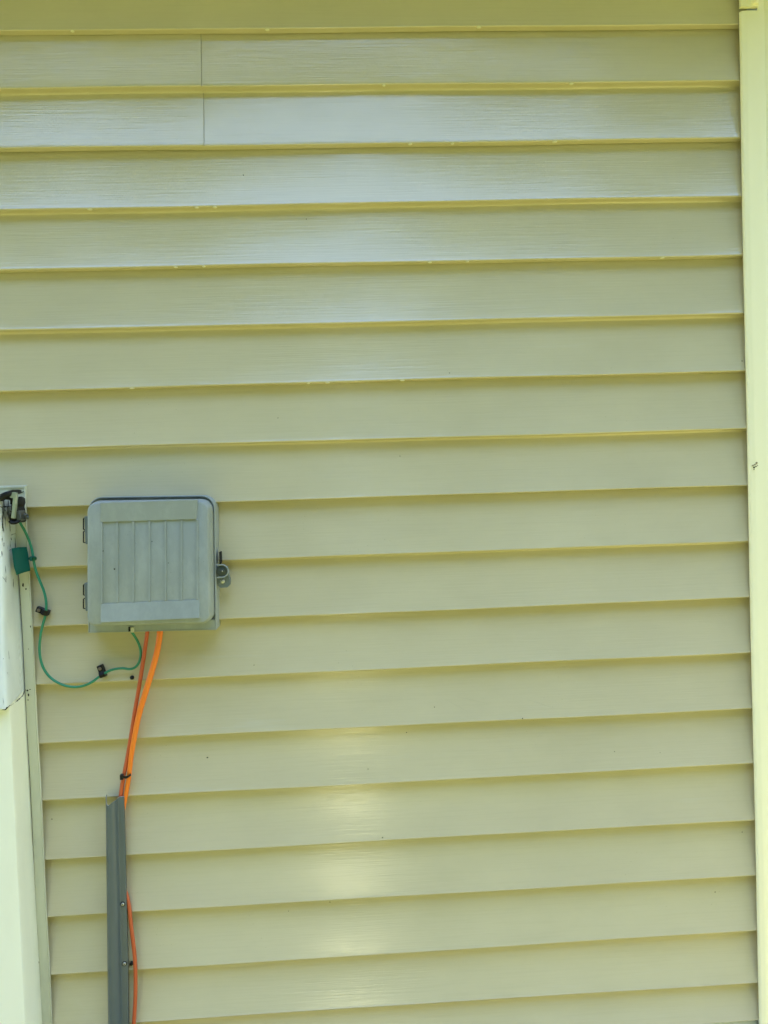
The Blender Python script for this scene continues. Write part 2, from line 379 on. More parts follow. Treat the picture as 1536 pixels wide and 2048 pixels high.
# fine scratches on one board
for (a, b) in [((890,1398),(936,1424)),((905,1391),(978,1408)),((1050,1397),(1108,1416)),((926,1562),(960,1557))]:
    pts = []
    for t in [k/10 for k in range(11)]:
        px, py = a[0]+(b[0]-a[0])*t, a[1]+(b[1]-a[1])*t; q = at(px, py, 0.012); d = siding_depth(q.x, q.z)
        for _ in range(2): q = at(px, py, d); d = siding_depth(q.x, q.z) + 0.0001
        pts.append((q.x, -d-0.0001, q.z))
    mb = MB(); mb.tube(pts, [0.00004+0.00009*math.sin(math.pi*min(max(k/10,0.02),0.98)) for k in range(11)], 5); mb.build('scratch', M['scratch'], house, 60)
# sheathing and skirting, then an unseen overhang added to darken the upper wall
mb = MB(); mb.box(-0.70, 0.70, 0.03, 0.20, 0.02, 2.60); mb.box(-3.0, -0.70, 0.03, 0.20, Z0-0.70, 2.60); mb.build('sheathing', M['foundation'], house, 0)
mb = MB(); mb.box(XCH, 0.6405, -0.0095, 0.03, 0.0, Z0-1.775, ch=0.001); mb.build('skirting', M['foundation'], house, 30)
mb = MB(); mb.box(-3.2, 0.95, -0.30, 0.5, 2.60, 2.63); mb.build('shading_soffit', M['trimwhite'], house, 0)
mb = MB(); mb.box(-3.2, 0.95, -0.32, -0.30, 2.58, 2.72); mb.build('shading_fascia', M['trimwhite'], house, 0)
roofm = mat('grey_shingles', (0.10, 0.10, 0.095), 0.9)
mb = MB(); mb.add([(-3.25,-0.36,2.72),(1.0,-0.36,2.72),(1.0,3.4,4.2),(-3.25,3.4,4.2),(-3.25,-0.36,2.68),(1.0,-0.36,2.68),(1.0,3.4,4.16),(-3.25,3.4,4.16)],
    [(0,1,2,3),(7,6,5,4),(0,4,5,1),(1,5,6,2),(2,6,7,3),(3,7,4,0)]); mb.build('shading_roof', roofm, house, 0)
# corner post on the right: stepped left edge, rounded nose, broad face, returning round the corner
def corner_post():
    P = [(0.0005, 0.0190), (0, 0.0205), (0.0006, 0.0232), (0.0022, 0.0252), (0.0046, 0.0260), (0.0070, 0.0262), (0.0078, 0.0266), (0.011, 0.0272), (0.0135, 0.0270), (0.030, 0.0268), (0.0412, 0.0268), (0.0424, 0.0261), (0.0436, 0.0268), (0.060, 0.0268),
         (0.083, 0.0268), (0.0865, 0.0258), (0.0880, 0.0225), (0.0880, -0.065), (0.0868, -0.068), (0.0850, -0.068), (0.0850, 0.002), (0.0205, 0.002), (0.0205, 0.0190)]
    mb = MB(); L = []
    zs = [0.0, 0.3] + [0.45+0.05*k for k in range(37)] + [Z0+0.0155]
    for z in zs:
        if z > Z0+0.0155: continue
        x0 = 0.6390 - 0.0012*math.sin((z-0.5)/1.9*math.pi) + 0.0004*math.sin(z*9)
        L.append([(x0+a, -b, z) for a, b in P])
    mb.loft(L); o = mb.build('corner_post', M['corner'], house, 50); o['label'] = 'pale smooth vertical corner post at the right end of the siding'
    # upper length of the post, lapped over the lower with a cut tab
    mb = MB()
    zc = Z0+0.0208; x0 = 0.6386; J = [0.0, 0.0004, -0.0003, 0.0002, 0.0]
    L = []
    xs = [x0-0.0003, x0+0.006, x0+0.014, x0+0.022, x0+0.0305]
    q = [(xs[k], -0.0292-0.0006*(k%2), zc+J[k]) for k in range(5)] + [(xs[4], -0.0292, zc+0.016), (x0+0.0005, -0.0292, zc+0.0165)]
    mb.loft([[(a, -0.022, c) for a, b, c in q], q]); mb.build('post_lap', M['corner'], o, 30)
    mb = MB(); mb.tube(curve([(x0+0.024, -0.030, zc+0.0042), (x0+0.0235, -0.0315, zc+0.012), (x0+0.023, -0.031, zc+0.03), (x0+0.023, -0.030, zc+0.08)]), 0.0062, 14); mb.build('post_bead', M['corner'], o, 60)
    mb = MB(); L = [[(x0+a, -b, z) for a, b in P] for z in (zc+0.019, 2.598)]; mb.loft(L); mb.build('upper_post', M['corner'], o, 50)
    mb = MB(); L = [[(x0+a, -b, z) for a, b in P if a > 0.0285] for z in (Z0+0.0152, zc+0.0192)]; mb.loft(L); mb.build('post_strip', M['corner'], o, 50)
    return o
corner_post()
# J-channel round the frame: upright strip and head
def channel():
    mb = MB(); zs = [0.0] + [0.5+0.05*k for k in range(21)] + [TRIM_Z]; L = []
    P = [(-0.0182, 0.004), (-0.0182, 0.0180), (-0.0172, 0.0188), (-0.0026, 0.0192), (-0.0016, 0.0206), (-0.0006, 0.0212), (0.0004, 0.0204), (0.0006, 0.0192), (0.0, 0.0180), (-0.0105, 0.0180), (-0.0105, 0.004)]
    for z in zs:
        x = XCH - 0.0024*max(0, (z-(Z0-1.25))/0.5) + 0.0004*math.sin(z*21)
        L.append([(x+a, -b, z) for a, b in P])
    mb.loft(L); o = mb.build('trim_channel', M['channel'], house, 50); o['label'] = 'cream vinyl channel edging the siding beside the painted frame'
    mb = MB(); q = [(-0.95, -0.004, 0), (-0.6292, -0.004, 0)]
    P2 = [(0.004, 0.004), (0.0206, 0.004-0.004), (0.0212, 0.0008), (0.0212, -0.0018), (0.0195, -0.0026), (0.0188, -0.03), (0.004, -0.03)]
    L = [[(x, -b, TRIM_Z + 0.001 + c) for b, c in P2] for x in (-0.95, -0.6286)]
    mb.loft(L); mb.build('trim_head', M['channel'], house, 40)
channel()
# dirt stains caught on the channel
for (px, py, r, s) in [(46,1170,1.6,2.6),(52,1178,1.5,1.6),(55,1381,1.8,1.2),(57,1390,1.4,2.0),(60,1379,1.2,0.7),(56,1400,1.0,1.2),(57,1298,0.8,0.8),(61,1253,1.0,1.8),(33,1305,.7,.8),(72,1890,1.8,3.0),(74,1905,1.4,3.2),(77,1925,1.2,2.0)]:
    q = at(px, py, 0.0190); mb = MB(); mb.ball((q.x, q.y, q.z), 0.0009*r, 0.0004, 0.0012*s, 9, 6, j=0.3); mb.build('dirt_speck', M['dirt'] if px < 70 else M['tan'], house, 60)

# ------------------------------------------------------------------ painted timber door post on the left
XP = -0.6468
dp = empty('door_post', (XP-0.045, -0.04, 0.0), 'white painted timber post at the left edge, its upper length weathered, flaking and cracked', 'post')
def post_part(name, m, st, width=0.09, edge=0.005):
    mb = MB(); L = []
    for k, (z, x, d) in enumerate(st):
        e = edge; row = [(x, 0.006)] + [(x, d*f) for f in (.22,.38,.54,.70,.84)] + [(x, d-e), (x-e*0.3, d-e*0.3), (x-e, d), (x-width+e, d), (x-width, d-e), (x-width, 0.006)]
        if k == len(st)-1:                      # ragged slanting head
            L.append([(a, -b, joint(b) - 0.0006 + 0.0009*math.sin(b*900)) for a, b in row])
        else: L.append([(a, -b, z) for a, b in row])
    mb.loft(L); return mb.build(name, m, dp, 35)
JB, JF = at(50, 1379, .018).z, at(10, 1418, .0895).z
def joint(d): return JB + (JF-JB)*min(1, max(0, (d-.018)/(.0895-.018)))
zj = at(30, 1405, 0.07).z
zb_ = [0.0, 0.3] + [0.55+0.05*k for k in range(9)]
lo_st = [(z, XP + 0.0034*max(0,(1.07-z)/0.5), 0.0770+0.0075*max(0,(1.07-z)/0.5)) for z in zb_ if z < zj-0.02] + [(zj+0.0065, XP, 0.0768)]
post_part('lower_jamb', M['trimwhite'], lo_st, edge=0.0028)['label'] = 'smooth pale lower length of the post'
# upper length: broken foot that slants, leaning out a little
def upper_jamb():
    mb = MB(); L = []; ztop = at(10, 1001, 0.07).z
    nz = 26
    for k in range(nz+1):
        t = k/nz; row = []
        pr = []
        for (fx, fd) in [(0,0.0),(0,0.25),(0,0.5),(0,0.75),(0,0.93),(0.18,0.985),(0.45,1.0),(0.7,1.0),(1.0,1.0),(1.0,0.5),(1.0,0.0)]:
            d_mid = 0.0895 - 0.0185*min(1, t*1.15)
            d = 0.006+(d_mid-0.006)*fd
            zbot = joint(d) + 0.0006 + 0.0011*math.sin(fd*23) + 0.0007*math.sin(fd*51)
            z = zbot + (ztop-zbot)*t
            x = XP - 0.0030*t + 0.0006*math.sin(z*31+fd*3) - 0.012*fx if fx < 1 else XP-0.092
            if fx == 0: x += 0.0006*noise.noise((z*40, d*60, 0))
            row.append((x, -d, z))
        L.append(row)
    mb.loft(L); o = mb.build('upper_jamb', M['oldpaint'], dp, 50); o['label'] = 'weathered upper length with flaking white paint'
    return o
uj = upper_jamb()
# dark split where the two lengths meet, and the crack under the post's top
def crack(pts, r, parent, dd):
    P = []
    for (px, py, d) in pts: P.append(at(px, py, d))
    C = curve(P, 5); C = [Vector(c)+Vector((0.0003*random.uniform(-1,1), 0, 0.0006*random.uniform(-1,1))) for c in C]
    mb = MB(); n = len(C); mb.tube(C, [r*(0.35+0.9*abs(noise.noise((k*0.45, r*900, 0))))*math.sin(math.pi*min(max(k/(n-1),0.06),0.94))**0.4 for k in range(n)], 6)
    mb.build('crack', M['dark'], parent, 0)
crack([(51,1378,.018),(45,1391,.026),(38,1398,.040),(29,1405,.056),(22,1410,.070),(17,1412,.079),(11,1419,.090),(4,1420,.0895)], 0.0022, uj, 0)
crack([(-6,1013,.0728),(3,1014,.0726),(8,1013,.0722),(14,1014,.072),(19,1012,.066),(22,1013,.060)], 0.0016, uj, 0)
for pts, r in [([(5,1016,.073),(6,1030,.073),(5,1045,.0735),(6,1062,.074)], .0015), ([(22,1070,.05),(26,1069,.040),(31,1067,.028)], .0006), ([(18,1101,.062),(23,1099,.05)], .0006), ([(5,1153,.0765),(9,1159,.0765),(12,1164,.0765)], .0005), ([(7,1316,.083),(6,1320,.083)], .0009), ([(8,1085,.074),(8,1094,.074)], .001), ([(22,1075,.05),(23,1080,.05)], .0008),([(14,1024,.071),(16,1031,.071)], .0009),([(9,1019,.073),(11,1022,.073)], .0011)]:
    crack(pts, r, uj, 0)
# backing board glimpsed beside the post's top, inside the channel
mb = MB(); mb.box(-0.95, -0.640, -0.0030, 0.03, 0.0, TRIM_Z-0.0035); mb.build('backing_board', mat('grimy_backing', (0.10, 0.10, 0.06), 0.9, 0.2), house, 0)
mb = MB(); mb.box(-0.95, -0.6440, -0.0165, -0.0035, TRIM_Z-0.105, TRIM_Z-0.0036); mb.build('head_filler', M['channel'], house, 0)
mb = MB(); mb.box(-1.62, XP-0.094, -0.034, 0.02, 0.02, TRIM_Z-0.006, ch=0.002); o = mb.build('door_slab', M['trimwhite'], house, 30)

# ------------------------------------------------------------------ grey utility box
HD = 0.046
def q2(px, py, d): v = at(px, py, d); return (v.x, v.z)
HC = [q2(176.5, 994, HD), q2(436, 990, .012), q2(439.5, 1253, .012), q2(176, 1266, HD)]
bx = empty('utility_box', (HC[0][0]*0.5+HC[1][0]*0.5, -0.02, HC[3][1]), 'weathered grey plastic utility box with ribbed hinged cover mounted on the siding', 'utility box')
mb = MB(); rr = [0.023, 0.023, 0.0015, 0.0015]
o_ = lambda e, d, r=rr: lay(rpoly(inset(HC, e), [max(a-e[0], 0.0008) for a in r]), d)
mb.loft([o_((0,0,0,0), 0.006), o_((0,0,0,0), HD-0.0012), o_((.0005,)*4, HD), o_((.0018,)*4, HD), o_((.0022,)*4, HD-0.0075)])
FL = inset(HC, (0.0024, 0.2125, 0.0024, 0.0019))
mb.loft([lay(rpoly(FL, [.001]*4), HD-0.012), lay(rpoly(FL, [.001]*4), HD-0.0008)])
hs = mb.build('housing', M['box'], bx, 35)
mb = MB(); DC = inset(HC, (0.0062, 0.0062, 0.0030, 0.0150)); dr = [0.019, 0.019, 0.016, 0.016]
d_ = lambda e, d: lay(rpoly(inset(DC, (e,)*4), [max(a-e, 0.002) for a in dr]), d)
mb.loft([d_(0, 0.034), d_(0, 0.060), d_(.0005, .0655), d_(.0015, .0720), d_(.0028, .0760), d_(.0040, .0777), d_(.0056, .0782)])
dr_o = mb.build('cover', M['box'], bx, 50); FD = 0.0782
def slab(parent, name, c, ds, dback, m=None, r=0.0008, ch=0.0005):
    """quad slab on the cover: c = 4 pixel corners TL,TR,BR,BL; ds = depth at each corner"""
    w_ = [at(p[0], p[1], d) for p, d in zip(c, ds)]
    ctr = sum(w_, Vector())/4
    back = [(p.x, -dback, p.z) for p in w_]; edge = [(p.x, p.y+ch, p.z) for p in w_]
    front = [tuple(p + (ctr-p).normalized()*ch*1.6) for p in w_]
    mb = MB(); mb.loft([back, edge, front]); return mb.build(name, m or M['box'], parent, 20)
slab(dr_o, 'raised_panel', [(200,1006),(394,999.5),(393,1038),(201,1044)], [.0835,.0835,.0808,.0808], .077)['label'] = 'upper raised panel of the cover'
slab(dr_o, 'raised_panel', [(201,1208),(399,1199),(399,1236),(201,1245)], [.0795,.0795,.0830,.0830], .076)['label'] = 'lower raised panel of the cover'
for k, xx in enumerate([201.5, 232.5, 264.5, 297, 329, 361, 393]):
    yt = 1044 - 0.031*(xx-201); yb = 1208 - 0.045*(xx-201)
    slab(dr_o, 'rib', [(xx,yt),(xx+3.2,yt),(xx+3.2,yb),(xx,yb)], [FD+.0022]*4, .077, ch=0.0009)
# hinges on the left
def hinge(y0, y1, gaps):
    h = MB(); a = at(168, y0, .034); b = at(180, y1, .034)
    h.box(a.x, b.x+0.002, -0.034, -0.014, b.z, a.z, ch=0.0012)
    ho = h.build('hinge', M['boxdark'], bx, 30)
    for (g0, g1) in gaps:  # dark tubes drawn in for the shaded gap lines beside the hinge
        p = MB(); c0 = at(167, g0, .032); c1 = at(167, g1, .032); p.tube([c0, c1], 0.0011, 8)
        p.tube([c0, c0+Vector((0.005, 0, 0.002))], 0.0009, 6); p.tube([c1, c1+Vector((0.005, 0, -0.0006))], 0.0009, 6)
        p.build('hinge_gap_line', M['dark'], ho, 40)
hinge(1033, 1088, [(1037, 1059), (1063, 1085)]); hinge(1166, 1222, [(1170, 1190), (1198, 1217)])
# latch lug with its screw recess on the right
lt = MB(); c0 = at(444, 1142, .046)
def lugpts():
    P = [(432,1131),(446,1130.5),(453,1134),(456.5,1142),(457,1152),(459.5,1160),(459,1170),(454,1175.5),(440,1176),(436,1172),(433,1160)]
    return [(at(a,b,.040).x, at(a,b,.040).z) for a, b in P]
lp = rpoly(lugpts(), [0.0015]+[0.003]*9+[0.001], 3)
lt.loft([lay(lp, .026), lay(lp, .0372)]); lo = lt.build('latch', M['boxdark'], bx, 40)
mb = MB(); mb.tube([c0+Vector((0.0106*math.cos(R(a)), -0.0015, 0.0106*math.sin(R(a)))) for a in range(-100, 106, 8)] + [c0+Vector((-0.008, -0.0015, 0.0104))], 0.0012, 8)
mb.tube([c0+Vector((-0.002, -0.0015, -0.0104)), c0+Vector((-0.009, -0.0012, -0.0110))], 0.0011, 8); mb.build('latch_rim', M['box'], lo, 60)
mb = MB(); mb.disc(c0+Vector((0,0.0085,0)), 0.0098, 0, 0.0080, 28, 0.0008); mb.disc(c0+Vector((0.001,0,0)), 0.0035, 0, 0.0022, 16, 0.0004)
mb.build('latch_cup', plastic('dark_green_grey', (0.045,0.06,0.05), 0.45, (0.09,0.11,0.09), 0.4), lo, 40)
mb = MB(); mb.disc(c0+Vector((0.001,-0.0022,0)), 0.0011, 0, 0.0012, 10, 0.0003); mb.build('screw', M['zinc'], lo, 40)
mb = MB(); cb = at(445, 1162.5, .0374); mb.disc(cb, 0.0040, -0.002, 0.0022, 18, 0.0008); mb.build('bolt', M['zinc'], lo, 40)
mb = MB(); a = at(438.2, 1104, .040); b = at(440.8, 1128, .040); mb.box(a.x, b.x, -0.040, -0.020, b.z, a.z); mb.build('slot', M['dark'], bx, 0)
# cable entry tab at the foot
mb = MB(); a = at(261.5, 1254.5, .047); b = at(268, 1261, .047); mb.box(a.x, b.x, -0.0492, -0.030, b.z-0.003, a.z, ch=0.0005); mb.build('cable_tab', M['channel'], bx, 30)
mb = MB(); a = at(256.5, 1254, .047); b = at(260.5, 1263, .047); mb.box(a.x, b.x, -0.0470, -0.030, b.z, a.z); mb.build('cable_hole', M['dark'], bx, 0)
for (px, py, r) in [(229,1138,1.5),(206,1102,1.1),(304,1083,.9),(337,1126,.8)]:
    q = at(px, py, FD); mb = MB(); mb.ball(q, 0.0009*r, 0.0005, 0.0009*r, 8, 6, j=.2); mb.build('dirt_speck', M['dirt'], dr_o, 60)

# ------------------------------------------------------------------ cables
def cable(name, m, pts, r, label, cat='cable'):
    P = curve([at(*p) for p in pts], 8); mb = MB(); mb.tube(P, r, 14)
    return top_build(mb, name, m, P[0], label, cat, smooth=80)
cable('orange_cable', M['orange'], [(321,1240,.030),(320,1262,.030),(317.5,1285,.031),(312,1312,.032),(303,1345,.032),(291,1385,.032),(279,1425,.031),(270,1468,.029),(262.5,1512,.027),(258,1552,.0245),(253,1582,.0220),(248.5,1608,.0212),(243,1635,.0215),(236,1675,.023)], [0.0051 - 0.0014*min(1, max(0, (k-44)/36)) for k in range(113)],
      'thick bright orange cable running from the grey box down behind the dark guard', 'cable')
cable('orange_cable', M['rust'], [(296,1240,.030),(294.5,1264,.030),(289,1305,.029),(282,1350,.028),(275,1392,.027),(268,1432,.026),(261,1478,.0255),(253,1524,.025),(247,1554,.0245),(242.5,1583,.0225),(238,1620,.0225),(234,1680,.0225),(239,1740,.0215),(248,1775,.0210),(254,1792,.0212),(258.5,1815,.0225),(262,1850,.023),(266,1882,.0245),(269.5,1915,.0245),(271,1950,.0245),(270.5,2000,.0245),(267.5,2050,.0245),(264,2110,.025),(258,2200,.025),(255,2420,.03),(255,2950,.03)], 0.0034,
      'thin red orange cable slipping behind the dark guard and out at its right side', 'cable')
cable('ground_wire', M['green'], [(36,1038,.050),(41,1047,.044),(49,1061,.036),(57,1078,.031),(63,1096,.029),(66,1112,.029),(68.5,1128,.028),(73,1145,.0265),(80,1163,.026),(87,1180,.0255),(91.5,1198,.025),(92.5,1215,.025),(90.5,1232,.025),(85,1252,.025),(81,1272,.0255),(79,1295,.0255),(80.5,1315,.0255),(86,1334,.0255),(96,1350,.026),(110,1362,.026),(128,1370.5,.026),(148,1374,.0255),(167,1371.5,.0255),(184,1364,.0255),(199,1353,.025),(212,1345,.025),(226,1339,.025),(244,1336.5,.0255),(260,1338,.0255),(271,1334,.026),(278.5,1323,.0265),(281.5,1306,.027),(278.5,1290,.0275),(271,1275,.0285),(263,1263,.032),(258.5,1255,.038)], 0.0022,
      'green insulated earth wire looping from the clamp on the post to the grey box', 'wire')
# ------------------------------------------------------------------ clips, tie, plug
def clip(cx, cy, ang, label):
    c = at(cx, cy, .016); root = empty('cable_clip', c, label, 'cable clip', 'black cable clips holding the green wire')
    ca, sa = math.cos(R(ang)), math.sin(R(ang))
    T = lambda u, v, d: (c.x+u*ca-v*sa, -d, c.z+u*sa+v*ca)
    prof = [(-.0105,.015),(-.0105,.0245),(-.0095,.0255),(.0000,.0255),(.0022,.0282),(.0055,.0296),(.0085,.0285),(.0105,.0262),(.0110,.023),(.0110,.015)]
    mb = MB(); mb.loft([[T(u, v, d) for u, d in prof] for v in (-.0044,.0044)]); mb.build('clip_body', M['black'], root, 30)
    mb = MB(); mb.disc(T(-.0052, 0, .0250), 0.0030, 0, 0.0018, 14, 0.0007); mb.build('nail', mat('brown_steel', (0.16,0.13,0.10), 0.45, 0.5, 0.5), root, 40)
clip(87.5, 1221, -24, 'black cable clip beside the painted post, tilted, higher of the two on the green wire')
clip(205.5, 1340.5, -72, 'black cable clip below the grey box, upright, lower of the two on the green wire')
# zip tie round the two orange cables
mb = MB(); tc = [at(a, b, d) for a, b, d in [(241,1554,.026),(243,1552.5,.0305),(247,1553.5,.0315),(252,1554.5,.0325),(257,1552.5,.0325),(261,1549.5,.030),(262,1550,.024),(258,1553,.0190),(250,1555,.018),(243,1555,.020)]]
C = curve(tc + [tc[0]], 4); L = [[p+Vector((0,0,.0021)), p+Vector((0,-.0008,.0021)), p+Vector((0,-.0008,-.0021)), p+Vector((0,0,-.0021))] for p in C]
mb.loft(L); a = at(240, 1549, .031); b = at(247, 1559, .031); mb.box(a.x, b.x, -.0335, -.026, b.z, a.z, ch=.0006)
top_build(mb, 'cable_tie', M['black'], tc[0], 'black cable tie binding the two orange cables just above the guard', 'cable tie')
# dark plug in the siding under the box
c = at(265, 1356, .0165); mb = MB(); mb.disc(c+Vector((0,.004,0)), .0036, 0, .0065, 14, .001, axis=(-0.15,-1,0.2)); mb.disc(c+Vector((0,.004,0)), .0018, .0065, .0075, 10, .0003, axis=(-0.15,-1,0.2))
top_build(mb, 'screw', M['black'], c, 'small black screw head in the siding below the grey box, left of the cables', 'screw')
c = at(263, 1927, .0165); mb = MB(); mb.disc(c+Vector((0,.004,0)), .0034, 0, .0065, 14, .001); mb.disc(c+Vector((0,.004,0)), .0016, .0065, .0078, 6, .0002)
top_build(mb, 'screw', M['black'], c, 'small black screw head between the dark guard and the red orange cable', 'screw')

# ------------------------------------------------------------------ dark grey cable guard
gt = at(213, 1590, .0225); gb = at(218, 2048, .0225)
gd = empty('cable_guard', (gb.x, -0.02, 0.0), 'dark grey plastic cable guard with broken top screwed upright to the siding', 'cable guard')
W_ = 0.0350
gp = [(0,.0175),(0,.0215),(.0012,.0232),(.0024,.0262),(.0040,.0305),(.0065,.0345),(.0095,.0372),(.0130,.0385),(.0165,.0381),(.0195,.0362),(.0220,.0325),(.0232,.0285),(.0238,.0245),(.0246,.0228),(.0262,.0222),(.0330,.0220),(.0350,.0212),(.0350,.0190)]
topz = [0.0005,0.0,-.001,-.0035,-.0070,-.0105,-.0112,-.0088,-.0060,-.0048,-.0040,-.0036,-.0036,-.0034,-.0030,-.0028,-.0030,-.0034]
dx = (gb.x-gt.x)/(gb.z-gt.z)
rows = []
zs = [gt.z-.02-k*.045 for k in range(40)]; zs = [z for z in zs if z > 0.03] + [0.02]
GO = 0.006
def gcol(z, off): return [(gt.x + dx*(z-gt.z)+u*(0.89+0.11*min(1,(gt.z-z)/0.3)), -(d+GO-off), z) for u, d in gp]
top = [(gt.x+u*0.89, -(d+GO), gt.z+t+0.0005*random.uniform(-1,1)) for (u, d), t in zip(gp, topz)]
outer = [top] + [gcol(z, 0) for z in zs]; inner = [[(p[0], p[1]+0.0022, p[2]) for p in top]] + [[(p[0], p[1], p[2]) for p in gcol(z, .0022)] for z in zs]
n = len(gp); mb = MB()
vs = [p for r_ in outer for p in r_]; fs = [(a*n+k, a*n+k+1, (a+1)*n+k+1, (a+1)*n+k) for a in range(len(outer)-1) for k in range(n-1)]
mb.add(vs, fs)
vs2 = [p for r_ in inner for p in r_]; mb.add(vs2, [f[::-1] for f in fs])
mb.add(outer[0]+inner[0], [(k, k+n, k+n+1, k+1) for k in range(n-1)], 1)
for e in (0, n-1):
    A = [r_[e] for r_ in outer]; B = [r_[e] for r_ in inner]; m_ = len(A); mb.add(A+B, [(k, k+1, k+1+m_, k+m_) for k in range(m_-1)])
mb.build('guard_channel', [M['guard'], M['guardcut']], gd, 50, fix=False)
for (px, py, d, u) in [(245.5,1808,.0285,0),(249,1927,.0282,0),(221.8,1933,.0325,1)]:
    c = at(px, py, d); s_ = MB(); s_.disc(c, .0042, -.001, .0006, 16, .0003); so_ = s_.build('washer', M['dark'], gd, 40)
    s_ = MB(); s_.disc(c, .0029, 0.0004, .0022, 14, .0008); s_.build('screw_head', M['zinc'] if u == 0 else M['steel'], gd, 40)
    s_ = MB(); s_.disc(c+Vector((0.0003,0,0)), .0010, .0021, .0024, 6, .0001); s_.build('screw_recess', M['dark'], gd, 40)

# ------------------------------------------------------------------ green tag tied to the wire
tg = empty('wire_tag', at(42, 1120, .045), 'dark teal plastic tag tied to the green wire beside the flaking post', 'tag')
def tagslab():
    c = [(23,1097,.052),(37,1094.5,.048),(53.5,1094,.034),(56,1106,.033),(58,1122,.032),(61,1141.5,.033),(48,1145,.042),(33,1150,.053),(28,1135,.053)]
    w_ = [at(*q) for q in c]; ctr = sum(w_, Vector())/len(w_); nrm = Vector((0.45,-1,0)).normalized()
    mb = MB(); i_ = [p+(ctr-p).normalized()*.0012 for p in w_]
    j_ = [p+(ctr-p)*.30+nrm*0.0002 for p in w_]
    mb.loft([[p-nrm*.0035 for p in i_], [p-nrm*.0028 for p in w_], [p-nrm*.0006 for p in w_], i_, j_]); mb.build('tag_plate', M['teal'], tg, 30)
tagslab()
c = [at(58,1117,.034), at(62,1115,.033), at(68,1114,.0335), at(71.5,1116,.031), at(70.5,1119,.027), at(65,1120,.027), at(60,1118.5,.030)]
mb = MB(); mb.tube(curve(c+[c[0]], 4), .0017, 8); mb.build('tie_loop', M['teal'], tg, 60)
mb = MB(); a = at(60, 1112.5, .034); b = at(65, 1122, .034); mb.box(a.x, b.x, -.0365, -.029, b.z, a.z, ch=.0008); mb.build('tie_head', M['teal'], tg, 30)

# ------------------------------------------------------------------ earth clamp at the head of the post
cl = empty('earth_clamp', at(30, 1015, .05), 'dark metal earth clamp with pale bent arm hooked over the top of the post', 'clamp')
# black hood arching over the post top
P = [at(*q) for q in [(38,983.5,.045),(33,983.5,.056),(26,984.5,.066),(17,987.5,.072),(8,991,.074),(1,995,.073)]]
mb = MB(); C = curve(P, 5); n = len(C)
L = []
for k, p in enumerate(C):
    t = k/(n-1); hw = 0.0022+0.0040*t**0.7
    L.append([p+Vector((0,.010,hw)), p+Vector((0,-.001,hw*0.9)), p+Vector((0,-.0035,0)), p+Vector((0,-.001,-hw)), p+Vector((0,.010,-hw))])
mb.loft(L); mb.build('hood', M['black'], cl, 60)
mb = MB(); mb.tube(curve([at(*q) for q in [(-6,1000,.066),(4,997.5,.068),(14,997,.068),(22,999,.064),(23,1008,.060)]], 4), [.0022]*17, 8); mb.build('strap', M['black'], cl, 60)
# body behind the arm
def poly(pts, d0, d1, name, m, ch=.0012, nrm=None):
    w_ = [at(a, b, d1) for a, b in pts]; c_ = sum(w_, Vector())/len(w_)
    front = [p+(c_-p).normalized()*ch for p in w_]; mid = [p+Vector((0,ch,0)) for p in w_]; back = [p+Vector((0,d1-d0,0)) for p in w_]
    mb = MB(); mb.loft([back, mid, front]); return mb.build(name, m, cl, 30)
poly([(22,996),(30,994),(34,997),(35,1006),(32,1014),(35,1022),(35,1034),(37,1042),(33,1046),(24,1047),(19,1044),(18,1036),(20,1024),(14,1020),(15,1013),(22,1011)], .030, .062, 'clamp_body', M['black'])
mb = MB(); mb.tube(curve([at(*q) for q in [(19,1042,.066),(23,1045.5,.066),(29,1046,.066),(35,1044,.064),(39,1040,.060)]], 4), .0026, 10); mb.build('jaw', M['black'], cl, 60)
poly([(15.8,985),(24,984),(32,985.5),(32.3,994),(31.4,1005),(30,1018),(28.5,1037),(22,1036.5),(24,1020),(25,1006),(26.2,995),(20,993.5),(16,991)], .062, .0695, 'bent_arm', M['olive'], .0008)
mb = MB(); mb.tube([at(33.0,988,.0700), at(32.3,998,.0700), at(31.2,1005,.0695)], .0006, 6); mb.ball(at(32.6,1006.5,.0700), .0012, .0012, .0012, 8, 6); mb.build('bright_edge', mat('bright_metal', (0.8,0.82,0.7), 0.25, 0.5, 0.6), cl, 60)
poly([(34,1012),(38,1003),(39.5,994),(37.5,993),(35,1000),(33,1010)], .040, .052, 'lever', M['black'], .0005)
poly([(33,1023),(37,1021),(41,1029),(41,1039),(37,1042),(33,1039)], .040, .064, 'lug', M['steel'])
mb = MB(); mb.tube([at(39,1032,.050), at(50,1032,.046), at(53,1032.5,.045)], [.0034,.0028,.0024], 12); mb.tube([at(52,1033.5,.045), at(55,1034.5,.0445), at(57.5,1034.5,.044)], [.0030,.0040,.0034], 12); mb.build('clamp_screw', M['steel'], cl, 50)
mb = MB(); mb.tube([at(46,1028.5,.050), at(56,1030,.047)], [.0016,.0014], 8); mb.build('screw_wing', M['steel'], cl, 50)
poly([(13.5,1014),(21,1012),(22,1021),(15,1023)], .050, .070, 'bolt_head', M['steel'])
mb = MB(); c = at(42.8, 1003, .0135); mb.disc(c, .0018, 0, .0016, 12, .0004); mb.build('nail_head', M['zinc'], cl, 40)
mb = MB(); mb.tube([at(36,987,.020), at(42,985.5,.020), at(48,982.5,.020)], [.0004,.0008,.0005], 6); mb.build('loose_strand', M['steel'], cl, 40)

